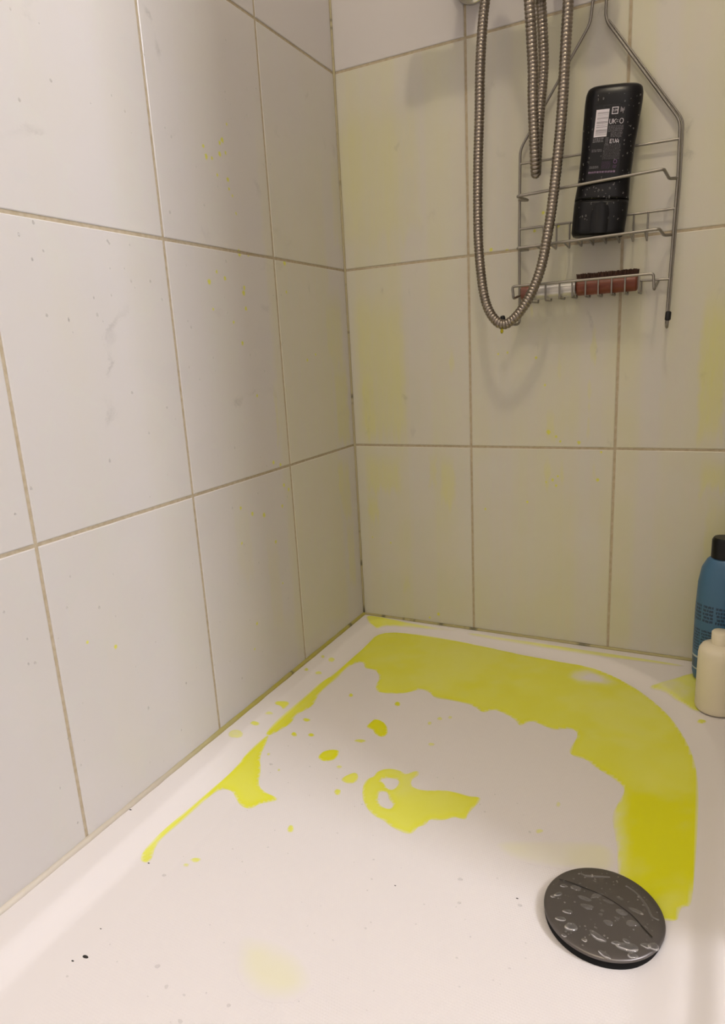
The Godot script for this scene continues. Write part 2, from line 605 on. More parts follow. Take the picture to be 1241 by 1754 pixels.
func build_puddles() -> void:
	var a := Vector2(560, 1030)
	# the large pool along the back and round the right of the basin
	var pool := [[166, 97], [300, 106], [470, 138], [640, 176], [740, 193], [845, 211], [920, 240], [985, 276], [1040, 314], [1100, 368], [1140, 424], [1170, 480], [1188, 540],
		[1195, 620], [1191, 740], [1182, 870], [1172, 984], [1146, 982], [1138, 990], [1130, 1010], [1127, 1030], [1085, 1030], [1060, 1010], [1020, 950], [960, 900], [932, 880],
		[934, 800], [922, 740], [914, 690], [935, 650], [962, 604], [925, 574], [890, 552], [860, 534], [835, 510], [792, 500], [776, 486], [788, 462], [806, 436], [800, 414], [762, 410], [732, 416], [700, 404],
		[662, 386], [642, 390], [618, 404], [604, 380], [562, 358], [532, 348], [500, 362], [470, 336], [430, 326], [390, 318], [346, 313], [330, 294], [300, 282], [276, 290], [240, 298], [190, 297],
		[158, 292], [154, 272], [168, 250], [160, 224], [138, 218], [120, 216], [116, 196], [92, 198], [60, 215], [30, 250], [5, 268], [-28, 298], [-42, 330], [-58, 345], [-104, 366], [-112, 388], [-132, 404],
		[-190, 436], [-200, 426], [-176, 396], [-128, 352], [-76, 310], [-24, 262], [20, 236], [80, 182], [120, 148]]
	var weak := []
	for v in range(1350, 1500, 9): weak.append(spot(lerpf(1043, 1052, (v - 1350) / 150.0), v, 0.026, -0.22))
	puddle("dye_pool", "large curved pool of yellow-green dyed water along the tray's back edge", to_tray(pool, a, 1.88), [], 0.80,
		[spot(1003, 1158, 0.035, -0.6), spot(1028, 1166, 0.03, -0.45), [0.54, 0.20, 0.10, -0.15], [0.25, 0.10, 0.16, -0.14], [0.61, 0.45, 0.12, 0.25]] + weak, "", 0.0018, 0.005)
	var c7 := Vector2(30, 1030)
	var streak := [[892, 468], [880, 502], [856, 552], [862, 600], [850, 648], [870, 674], [916, 694], [920, 706], [880, 714], [850, 720], [826, 738], [790, 728], [772, 700], [760, 672], [720, 664], [680, 690], [630, 735], [570, 790],
		[520, 830], [486, 870], [476, 914], [456, 928], [432, 920], [440, 890], [470, 855], [520, 805], [600, 740], [680, 670], [740, 620], [786, 572], [804, 545], [850, 500]]
	puddle("dye_streak", "yellow dye splash with a long tail running down beside the left wall", to_tray(streak, c7, 2.068), [], 0.80, [[0.072, 0.71, 0.07, -0.22]], "", 0.0025, 0.004)
	var c4 := Vector2(600, 1280)
	var island := [[210, 200], [290, 172], [400, 185], [450, 225], [500, 200], [560, 190], [555, 235], [500, 260], [490, 310], [540, 345], [640, 355], [760, 350], [880, 372], [960, 400], [1065, 408], [1050, 450], [1000, 500], [955, 550],
		[945, 592], [900, 588], [840, 570], [780, 596], [700, 600], [645, 588], [610, 640], [550, 650], [510, 705], [460, 712], [380, 680], [310, 640], [270, 600], [190, 565], [120, 490], [90, 400], [100, 300], [140, 255], [190, 240]]
	var holes := [to_tray([[235, 265], [300, 252], [385, 262], [395, 300], [350, 350], [300, 345], [275, 300]], c4, 4.773),
		to_tray([[225, 375], [260, 358], [305, 375], [310, 430], [350, 465], [330, 505], [280, 500], [222, 460]], c4, 4.773)]
	puddle("dye_island", "yellow dye puddle with two dry gaps in the middle of the tray", to_tray(island, c4, 4.773), holes, 0.74, [[0.33, 0.43, 0.05, -0.3], [0.30, 0.46, 0.04, -0.25]], "", 0.003, 0.004)
	puddle("dye_puddle", "small rounded yellow dye puddle lying between the pool and the island", to_tray([[155, 376], [190, 394], [196, 428], [175, 440], [150, 426], [148, 414], [122, 405], [136, 392]], a, 1.88), [], 0.95, [], "", 0.0015, 0.003)
	var c3 := Vector2(370, 1100)
	puddle("dye_puddle", "slanted yellow dye puddle left of the island with dry gaps", to_tray([[665, 765], [715, 718], [815, 712], [812, 745], [785, 785], [710, 795]], c3, 3.878), [], 0.85, [], "", 0.0018, 0.003)
	puddle("dye_puddle", "faint triangular yellow dye patch touching the island's left side", to_tray([[820, 912], [870, 880], [935, 860], [945, 915], [905, 942], [850, 935]], c3, 3.878), [], 0.62, [], "", 0.002, 0.003)
	puddle("dye_puddle", "small forked yellow dye mark on the rim beside the left wall", to_tray([[385, 395], [440, 390], [490, 398], [470, 430], [440, 450], [430, 425], [390, 415]], c3, 3.878), [], 0.7, [], "", 0.002, 0.003)
	var dots := [[577, 1229, 10, 6, .7], [532, 1259, 12, 7, .8], [603, 1269, 20, 6, .5], [524, 1233, 13, 6, .75], [503, 1258, 11, 8, .8], [577.5, 1357, 12, 12, .55], [496.5, 1420, 11, 16, .5], [600, 1191, 8, 7, .7], [680, 1205.5, 10, 8, .8],
		[616, 1269.5, 20, 6, .5], [436, 1239, 18, 8, .5], [459, 1292, 6, 5, .5], [477, 1319, 5, 5, .5], [334, 1473, 20, 9, .4], [318, 1482, 12, 6, .3], [552, 1125, 6, 6, .5], [567, 1130, 12, 8, .4], [404, 1258, 26, 16, .3], [545, 1153, 14, 6, .35],
		[524, 1147, 8, 6, .4], [735, 1239, 8, 6, .3], [752, 1231, 10, 6, .3], [770, 1229, 8, 6, .25], [923, 1424, 14, 8, .28], [955, 1378, 8, 10, .22], [738, 1275, 14, 6, .25], [460, 1222, 16, 6, .3], [580, 1314, 10, 6, .3]]
	var k := 0
	for d in dots:
		if k in [0, 2]:
			k += 1
			continue
		var p := blob(d[0], d[1], d[2], d[3], 40 + k)
		puddle("dye_drop", "small splash drop of yellow dye on the white tray", p, [], d[4], [], "yellow dye drops splashed over the tray", 0.0012, 0.0025)
		k += 1
	# on the rim and on the ledge
	puddle("dye_puddle", "yellow dye puddle on the rim in the corner of both walls", to_tray([[122, 44], [180, 52], [250, 66], [350, 84], [440, 98], [330, 92], [250, 84], [185, 80], [160, 92], [146, 80], [128, 66]], a, 1.88), [], 0.72, [[0.14, 0.016, 0.10, -0.35]], "", 0.004, 0.003)
	puddle("dye_puddle", "thin faint yellow dye line along the rim under the back wall", to_tray([[440, 98], [560, 116], [720, 140], [860, 162], [1000, 182], [1150, 206], [1145, 213], [990, 192], [840, 174], [700, 152], [560, 128], [460, 112]], a, 1.88), [], 0.34, [], "", 0.004, 0.003)
	var c6 := Vector2(1100, 900)
	puddle("dye_puddle", "yellow dye puddle under the blue and white bottles on the ledge", to_tray([[300, 1265], [370, 1240], [440, 1235], [560, 1235], [600, 1300], [590, 1480], [520, 1560], [460, 1560], [400, 1540], [330, 1490], [260, 1460], [200, 1405], [130, 1380], [60, 1372], [50, 1340], [140, 1310], [230, 1285]], c6, 4.874), [], 0.60, [[0.60, 0.10, 0.05, -0.3]], "", 0.004, 0.004)
	puddle("dye_drop", "small splash drop of yellow dye on the white tray", blob(1200, 1236, 16, 8, 99), [], 0.55, [], "yellow dye drops splashed over the tray", 0.0012, 0.0025)
	puddle("dye_puddle", "very pale yellow dye stain on the tray floor, far from the walls", to_tray([[405, 1600], [450, 1604], [500, 1625], [525, 1650], [540, 1690], [500, 1720], [440, 1715], [400, 1670]], Vector2.ZERO, 1.0), [], 0.12, [], "", 0.020, 0.005)
	puddle("dye_puddle", "pale yellow dye film on the tray floor behind the drain cover", to_tray([[840, 1438], [930, 1440], [1052, 1440], [1056, 1500], [1000, 1492], [930, 1486], [860, 1468]], Vector2.ZERO, 1.0), [], 0.10, [], "", 0.014, 0.005)

# ---------------------------------------------------------------- walls
const ROWS := [0.0, 0.3645, 0.6975, 1.0305, 1.3635, 1.6965, 2.0295, 2.3625]
const XS := [0.0, 0.2435, 0.494, 0.742]
const ZS := [0.0, 0.2385, 0.4865, 0.735, 0.983, 1.231]
const JOINT := 0.0042

func tile_mesh(w: float, h: float, u0: Vector2, usize: Vector2) -> ArrayMesh:     # face in +z, corner at the origin
	var b := Buf.new()
	var e := 0.0011
	var faces := [
		[Vector3(e, e, 0), Vector3(w - e, e, 0), Vector3(w - e, h - e, 0), Vector3(e, h - e, 0), Vector3(0, 0, 1)],
		[Vector3(0, 0, -.0007), Vector3(w, 0, -.0007), Vector3(w - e, e, 0), Vector3(e, e, 0), Vector3(0, -.55, 1)],
		[Vector3(w, 0, -.0007), Vector3(w, h, -.0007), Vector3(w - e, h - e, 0), Vector3(w - e, e, 0), Vector3(.55, 0, 1)],
		[Vector3(w, h, -.0007), Vector3(0, h, -.0007), Vector3(e, h - e, 0), Vector3(w - e, h - e, 0), Vector3(0, .55, 1)],
		[Vector3(0, h, -.0007), Vector3(0, 0, -.0007), Vector3(e, e, 0), Vector3(e, h - e, 0), Vector3(-.55, 0, 1)],
		[Vector3(0, 0, -.006), Vector3(w, 0, -.006), Vector3(w, 0, -.0007), Vector3(0, 0, -.0007), Vector3(0, -1, 0)],
		[Vector3(w, 0, -.006), Vector3(w, h, -.006), Vector3(w, h, -.0007), Vector3(w, 0, -.0007), Vector3(1, 0, 0)],
		[Vector3(w, h, -.006), Vector3(0, h, -.006), Vector3(0, h, -.0007), Vector3(w, h, -.0007), Vector3(0, 1, 0)],
		[Vector3(0, h, -.006), Vector3(0, 0, -.006), Vector3(0, 0, -.0007), Vector3(0, h, -.0007), Vector3(-1, 0, 0)]]
	for f in faces:
		var base := b.v.size()
		for k in 4:
			b.v.append(f[k])
			b.n.append(f[4].normalized())
			b.uv.append(Vector2((u0.x + f[k].x) / usize.x, 1.0 - (u0.y + f[k].y) / usize.y))
		b.quad(base, base + 3, base + 2, base + 1)
	return b.mesh()

func build_walls() -> void:
	# dye film and specks, in metres on each wall
	var bs := Vector2(0.75, 1.06)
	var bd := PackedFloat32Array()
	bd.resize(TEX * TEX)
	var runs := [[612, 692, 470, 762, .26], [622, 640, 600, 762, .40], [624, 690, 772, 850, .34], [629, 648, 840, 895, .34], [733, 748, 770, 840, .26], [752, 779, 770, 872, .30], [768, 778, 590, 640, .28],
		[580, 720, 130, 440, .16], [1010, 1022, 545, 640, .34], [1002, 1014, 610, 760, .26], [1184, 1260, 470, 766, .42], [1190, 1260, 778, 850, .34], [1197, 1260, 830, 1000, .28],
		[1126, 1134, 668, 706, .2], [932, 950, 690, 762, .26], [930, 942, 776, 838, .30], [956, 966, 780, 826, .24], [1012, 1020, 780, 830, .24], [690, 702, 980, 1020, .25], [904, 914, 500, 545, .3], [952, 962, 590, 650, .18]]
	var s := 100
	for r in runs:
		var p := on_z(r[0], r[3], 0.0)
		var q := on_z(r[1], r[2], 0.0)
		soft_box(bd, bs, Rect2(p.x, p.y, q.x - p.x, q.y - p.y), r[4] * 0.62, s)
		s += 1
	for d in [[938, 740, 4.2], [951, 748, 2.4], [958, 756, 2], [945, 822, 2.6], [951, 832, 2.4], [934, 826, 1.8], [954, 816, 2], [1022, 822, 3], [902, 860, 2.2], [830, 872, 2.2], [840, 428, 3.2], [867, 430, 3], [1028, 775, 2], [990, 758, 3],
		[954, 386, 3.6], [914, 396, 2.5], [1106, 404, 2.5], [1080, 405, 2], [637, 920, 1.6], [668, 930, 2], [750, 1052, 3.5], [735, 1058, 2.2], [932, 660, 2], [868, 604, 2], [852, 607, 1.8], [917, 613, 2.4], [929, 365, 2.6]]:
		var p := on_z(d[0], d[1], 0.0)
		speck(bd, bs, Vector2(p.x, p.y), d[2] * 0.00095, 0.75, s)
		s += 1
	var ls := Vector2(1.24, 1.06)
	var ld := PackedFloat32Array()
	ld.resize(TEX * TEX)
	for r in [[420, 604, 110, 1120, .13], [548, 592, 480, 640, .26], [566, 602, 600, 765, .34], [576, 604, 775, 890, .28], [590, 612, 880, 1010, .24], [464, 482, 640, 770, .22], [575, 590, 775, 860, .36], [560, 600, 250, 440, .14], [450, 490, 900, 1080, .10], [392, 440, 840, 1000, .08]]:
		var p := on_x(r[1], r[3])
		var q := on_x(r[0], r[2])
		soft_box(ld, ls, Rect2(p.z, p.y, q.z - p.z, q.y - p.y), r[4] * 0.7, s)
		s += 1
	for d in [[388, 213, 2], [380, 240, 4], [376, 245, 3], [348, 251, 2.6], [353, 268, 3.5], [363, 272, 2.6], [376, 264, 3.5], [386, 262, 2.5], [390, 308, 3.2], [392, 324, 2.2], [398, 336, 2], [410, 433, 5], [425, 437, 2.5], [487, 450, 4.5], [358, 483, 4],
		[385, 477, 3.2], [418, 493, 3.2], [417, 502, 4], [421, 529, 3.2], [415, 588, 3.2], [400, 552, 2.4], [365, 530, 2.2], [371, 466, 2.4], [490, 500, 2.6], [526, 617, 3], [540, 607, 2.6], [440, 678, 2.6], [432, 880, 3.6], [452, 882, 4], [483, 867, 3],
		[472, 928, 3.2], [414, 931, 2.4], [412, 870, 2.8], [486, 831, 3.4], [494, 838, 3], [468, 792, 3.4], [480, 796, 3], [440, 1068, 2.8], [436, 1112, 2], [484, 999, 2], [198, 1108, 2.8], [150, 1100, 2], [372, 300, 2], [404, 366, 2]]:
		var p := on_x(d[0], d[1])
		speck(ld, ls, Vector2(p.z, p.y), d[2] * 0.0009, 0.85, s)
		s += 1
	M.tile_back = mat(Color.WHITE, 0.30, 0.0, 0.45)
	M.tile_back.albedo_texture = wall_image(bs, bd, 11, 0.36, 0.22)
	M.tile_left = mat(Color.WHITE, 0.30, 0.0, 0.45)
	M.tile_left.albedo_texture = wall_image(ls, ld, 23, 0.36, 0.05)
	for m in [M.tile_back, M.tile_left]:
		m.texture_repeat = false
		m.normal_enabled = true
		m.normal_texture = noise_tex(0.012, true, 1.2, 4)
		m.normal_scale = 0.12
	M.tile_plain = mat(c8(211, 206, 202), 0.30, 0.0, 0.45)

	var wb := struct("wall_back", box(Vector3(2.5, 2.6, 0.1)), M.grout, Vector3(1.15, 1.15, -0.0512), "white tiled shower wall behind the wire caddy")
	var wl := struct("wall_left", box(Vector3(0.1, 2.6, 2.6)), M.grout, Vector3(-0.0512, 1.15, 1.2), "white tiled shower wall beside the tray's long edge")
	for j in ROWS.size() - 1:
		for i in XS.size() - 1:
			var x0: float = XS[i] + (0.002 if i == 0 else JOINT / 2)
			var y0: float = ROWS[j] + (0.003 if j == 0 else JOINT / 2)
			var w: float = XS[i + 1] - JOINT / 2 - x0
			var h: float = ROWS[j + 1] - JOINT / 2 - y0
			var t := obj("tile", tile_mesh(w, h, Vector2(x0, y0), bs), M.tile_back if j < 3 else M.tile_plain, wb)
			t.position = Vector3(x0, y0, 0.0) - wb.position
		for i in ZS.size() - 1:
			var z0: float = ZS[i] + (0.002 if i == 0 else JOINT / 2)
			var y0: float = ROWS[j] + (0.003 if j == 0 else JOINT / 2)
			var w: float = ZS[i + 1] - JOINT / 2 - z0
			var h: float = ROWS[j + 1] - JOINT / 2 - y0
			# local +x runs along -z, so the texture's u is mirrored to read along +z
			var mesh := left_tile(w, h, Vector2(z0, y0), ls)
			var t := obj("tile", mesh, M.tile_left if j < 3 else M.tile_plain, wl)
			t.position = Vector3(0.0, y0, z0) - wl.position
	# sealant
	var bead := obj("corner_sealant", bead_mesh(Vector3(0.0012, 0.004, 0.0012), Vector3(0.0012, 1.7, 0.0012), 0.0024, 0), M.sealant, wb)
	bead.position = -wb.position
	var bead2 := obj("tray_sealant", bead_mesh(Vector3(0.002, 0.0008, 0.0008), Vector3(0.742, 0.0008, 0.0008), 0.0034, 1), M.sealant, wb)
	bead2.position = -wb.position
	var bead3 := obj("tray_sealant", bead_mesh(Vector3(0.0008, 0.0008, 0.002), Vector3(0.0008, 0.0008, 1.0), 0.0044, 2), M.sealant, wl)
	bead3.position = -wl.position

func left_tile(w: float, h: float, u0: Vector2, usize: Vector2) -> ArrayMesh:
	var src := tile_mesh(w, h, u0, usize).surface_get_arrays(0)
	var b := Buf.new()
	for p in src[Mesh.ARRAY_VERTEX]: b.v.append(Vector3(p.z, p.y, p.x))
	for p in src[Mesh.ARRAY_NORMAL]: b.n.append(Vector3(p.z, p.y, p.x))
	b.uv = src[Mesh.ARRAY_TEX_UV]
	var ix: PackedInt32Array = src[Mesh.ARRAY_INDEX]
	for t in range(0, ix.size(), 3): b.i.append_array(PackedInt32Array([ix[t], ix[t + 2], ix[t + 1]]))
	return b.mesh()

func bead_mesh(p: Vector3, q: Vector3, r: float, kind: int) -> ArrayMesh:
	var b := Buf.new()
	var path := PackedVector3Array()
	var radii := PackedFloat32Array()
	var n := int(p.distance_to(q) / 0.004)
	var nz := FastNoiseLite.new()
	nz.seed = 31 + kind
	nz.frequency = 18.0
	for k in n + 1:
		path.append(p.lerp(q, float(k) / n))
		radii.append(r * (1.0 + 0.22 * nz.get_noise_1d(k * 0.004)))
	sweep(b, path, r, 8, radii)
	for v in b.v:
		var along := (v - p).length()
		var n1 := nz.get_noise_2d(along * 1.5, 5.0)
		var col := Color(0.44, 0.38, 0.27)
		var dye := 0.0
		if kind == 2: dye = clampf((0.62 - along) * 5.0, 0.0, 1.0)
		if kind == 1: dye = 0.55
		if kind == 0: dye = 0.25
		if kind == 2: col = col.lerp(Color(0.66, 0.60, 0.50), clampf(along * 3.0 - 1.5, 0.0, 1.0))
		col = col.lerp(Color(0.42, 0.38, 0.03), dye * (0.75 + 0.3 * n1))
		var mould := clampf((nz.get_noise_2d(along * 1.3 + 9.0, 1.0) - 0.36) * 5.0, 0.0, 0.7)      # dark spots in the joint
		if kind == 0: mould = maxf(mould, clampf((0.02 - along) * 60.0, 0.0, 0.9))
		if along > 0.5 and kind == 2: mould = 0.0
		b.c.append(col.lerp(Color(0.05, 0.045, 0.03), mould))
	return b.mesh()

func build_room() -> void:
	struct("wall_right", box(Vector3(0.08, 2.6, 0.613)), M.partition, Vector3(0.788, 1.15, 0.3035), "white partition wall closing the shower's right side")
	struct("wall_far", box(Vector3(0.1, 2.6, 2.6)), M.paint, Vector3(2.4, 1.15, 1.2))
	struct("wall_front", box(Vector3(2.6, 2.6, 0.1)), M.paint, Vector3(1.15, 1.15, 2.5))
	struct("floor", box(Vector3(2.6, 0.1, 2.7)), M.floor_tile, Vector3(1.15, -0.185, 1.2))
	struct("ceiling", box(Vector3(2.6, 0.1, 2.7)), M.paint, Vector3(1.15, 2.47, 1.2))

# ---------------------------------------------------------------- lamps (both outside the frame)
const LAMP_A := Vector3(0.60, 2.41, 1.20)
const LAMP_B := Vector3(2.29, 1.95, 0.94)

func build_lamps() -> void:
	var t := thing("ceiling_lamp", "round warm white ceiling lamp above the shower", "lamp", LAMP_A)
	obj("housing", lathe([Vector2(0, 0.008), Vector2(0.075, 0.008), Vector2(0.082, 0.0), Vector2(0.082, -0.02), Vector2(0.070, -0.022), Vector2(0.070, 0.0), Vector2(0, 0.0)]), M.paint, t)
	obj("lamp_diffuser", lathe([Vector2(0, -0.012), Vector2(0.070, -0.012), Vector2(0.070, -0.004), Vector2(0, -0.004)]), M.glow_warm, t)
	var l := OmniLight3D.new()
	l.name = "ceiling_lamp_light"
	l.light_color = Color(1.0, 0.945, 0.835)
	l.light_energy = 0.49
	l.light_size = 0.055
	l.omni_range = 8.0
	l.omni_attenuation = 2.0
	l.shadow_enabled = true
	t.add_child(l)
	l.position = Vector3(0, -0.085, 0)
	var t2 := thing("mirror_lamp", "upright white wall lamp in the bathroom beyond the shower", "lamp", LAMP_B)
	obj("housing", box(Vector3(0.06, 0.64, 0.54)), M.paint, t2, Vector3(0.027, 0, 0))
	obj("lamp_diffuser", box(Vector3(0.012, 0.60, 0.50)), M.glow_white, t2, Vector3(-0.009, 0, 0))
	var a := AreaLight3D.new()
	a.name = "mirror_lamp_light"
	a.light_color = Color(0.945, 0.945, 1.0)
	a.light_energy = 4.6
	a.area_size = Vector2(0.50, 0.60)
	a.shadow_enabled = true
	t2.add_child(a)
	a.position = Vector3(-0.02, 0, 0)
	a.rotation.y = PI / 2       # shines along -x

# ---------------------------------------------------------------- plumbing
func build_mixer() -> void:
	var t := thing("shower_mixer", "chrome thermostatic bar mixer fixed to the back wall", "mixer tap", Vector3(0.335, 1.105, 0.105))
	var b := Buf.new()
	sweep(b, PackedVector3Array([Vector3(-0.10, 0, 0), Vector3(0.10, 0, 0)]), 0.021, 28)
	obj("body", b.mesh(), M.chrome, t)
	for s in [-1.0, 1.0]:
		var k := Buf.new()
		sweep(k, PackedVector3Array([Vector3(s * 0.100, 0, 0), Vector3(s * 0.112, 0, 0), Vector3(s * 0.145, 0, 0), Vector3(s * 0.152, 0, 0)]), 0.02, 28, PackedFloat32Array([0.019, 0.024, 0.026, 0.020]))
		obj("knob", k.mesh(), M.chrome, t)
		var e := Buf.new()
		sweep(e, PackedVector3Array([Vector3(s * 0.075, 0, -0.1045), Vector3(s * 0.075, 0, -0.094), Vector3(s * 0.075, 0, -0.090), Vector3(s * 0.075, 0, 0)]), 0.02, 28, PackedFloat32Array([0.033, 0.033, 0.017, 0.015]))
		obj("wall_union", e.mesh(), M.chrome, t)
	var o := Buf.new()
	sweep(o, PackedVector3Array([Vector3(0.042, -0.015, -0.035), Vector3(0.042, -0.053, -0.035)]), 0.011, 20)
	obj("outlet", o.mesh(), M.chrome, t)
	# hand shower on its holder, higher up the wall
	var h := thing("hand_shower", "chrome hand shower in a wall holder above the mixer", "hand shower", Vector3(0.43, 1.50, 0.0))
	var hb := Buf.new()
	sweep(hb, PackedVector3Array([Vector3(0, 0, 0.002), Vector3(0, 0, 0.06)]), 0.016, 20)
	obj("holder", hb.mesh(), M.chrome, h)
	var hh := Buf.new()
	sweep(hh, smooth_path(PackedVector3Array([Vector3(0, -0.05, 0.075), Vector3(0, 0.05, 0.085), Vector3(0, 0.15, 0.115), Vector3(0, 0.19, 0.15)]), 0.01), 0.013, 20)
	obj("handle", hh.mesh(), M.chrome, h)
	var head := obj("head", lathe([Vector2(0, 0.012), Vector2(0.03, 0.010), Vector2(0.048, 0.0), Vector2(0.048, -0.012), Vector2(0, -0.014)]), M.chrome, h, Vector3(0, 0.19, 0.165))
	head.rotation.x = 0.6

func build_hose() -> void:
	var t := thing("shower_hose", "ribbed metal shower hose hanging in loops in front of the caddy", "hose", Vector3(0.34, 0.57, 0.08))
	var p := PackedVector3Array()
	# from the mixer's outlet down the narrow loop, over the mixer, then the wide loop
	p.append(Vector3(0.377, 1.052, 0.07))
	p.append(on_z(930, 100, 0.045))
	p.append(on_z(924.5, 180, 0.048))
	p.append(on_z(920, 240, 0.056))
	p.append(on_z(918, 278, 0.064))
	p.append(on_z(917, 297, 0.074))
	p.append(on_z(915.5, 278, 0.084))
	p.append(on_z(914, 240, 0.091))
	p.append(on_z(911.5, 170, 0.097))
	p.append(on_z(911, 100, 0.100))
	p.append(Vector3(0.372, 1.04, 0.126))
	p.append(Vector3(0.358, 1.105, 0.137))
	p.append(Vector3(0.335, 1.140, 0.105))
	p.append(Vector3(0.312, 1.105, 0.072))
	p.append(Vector3(0.297, 1.04, 0.070))
	p.append(on_z(822, 100, 0.075))
	p.append(on_z(820, 200, 0.075))
	p.append(on_z(817.5, 300, 0.075))
	p.append(on_z(818, 400, 0.076))
	p.append(on_z(822, 460, 0.077))
	p.append(on_z(829, 510, 0.079))
	p.append(on_z(841, 540, 0.082))
	p.append(on_z(860, 556, 0.085))
	p.append(on_z(882, 543, 0.087))
	p.append(on_z(906, 508, 0.089))
	p.append(on_z(925, 460, 0.090))
	p.append(on_z(937, 400, 0.090))
	p.append(on_z(946, 340, 0.090))
	p.append(on_z(957, 240, 0.090))
	p.append(on_z(963, 165, 0.090))
	p.append(on_z(966.5, 100, 0.090))
	p.append(Vector3(0.425, 1.10, 0.088))
	p.append(Vector3(0.429, 1.30, 0.080))
	p.append(Vector3(0.430, 1.45, 0.075))
	var step := 0.00046
	var path := smooth_path(p, step)
	var radii := PackedFloat32Array()
	for k in path.size():
		var ph := fposmod(k * step / 0.0050, 1.0)
		radii.append(0.0064 + 0.0014 * pow(sin(ph * PI), 0.5))
	var b := Buf.new()
	sweep(b, path, 0.006, 12, radii)
	for k in b.v.size(): b.v[k] -= t.position
	obj("ribbed_tube", b.mesh(), M.steel, t)
	for e in [[p[0], Vector3.DOWN], [p[p.size() - 1], Vector3.DOWN]]:
		var nb := Buf.new()
		sweep(nb, PackedVector3Array([e[0] - t.position + Vector3(0, 0.004, 0), e[0] - t.position + e[1] * 0.03]), 0.010, 12)
		obj("end_nut", nb.mesh(), M.chrome, t)
	# a yellow drop that hangs from the lowest point of the loop
	var d := obj("hanging_drop", lathe([Vector2(0, -0.009), Vector2(0.0022, -0.007), Vector2(0.0026, -0.005), Vector2(0.002, -0.002), Vector2(0, 0.001)], 14), M.yellow_water, self, on_z(858.5, 562, 0.085))
	tag(d, "yellow dye drop hanging under the lowest bend of the hose", "drop")

# ---------------------------------------------------------------- wire caddy
const ZF := 0.012        # plane of the caddy's frame
const ZB := 0.060        # front of its shelves

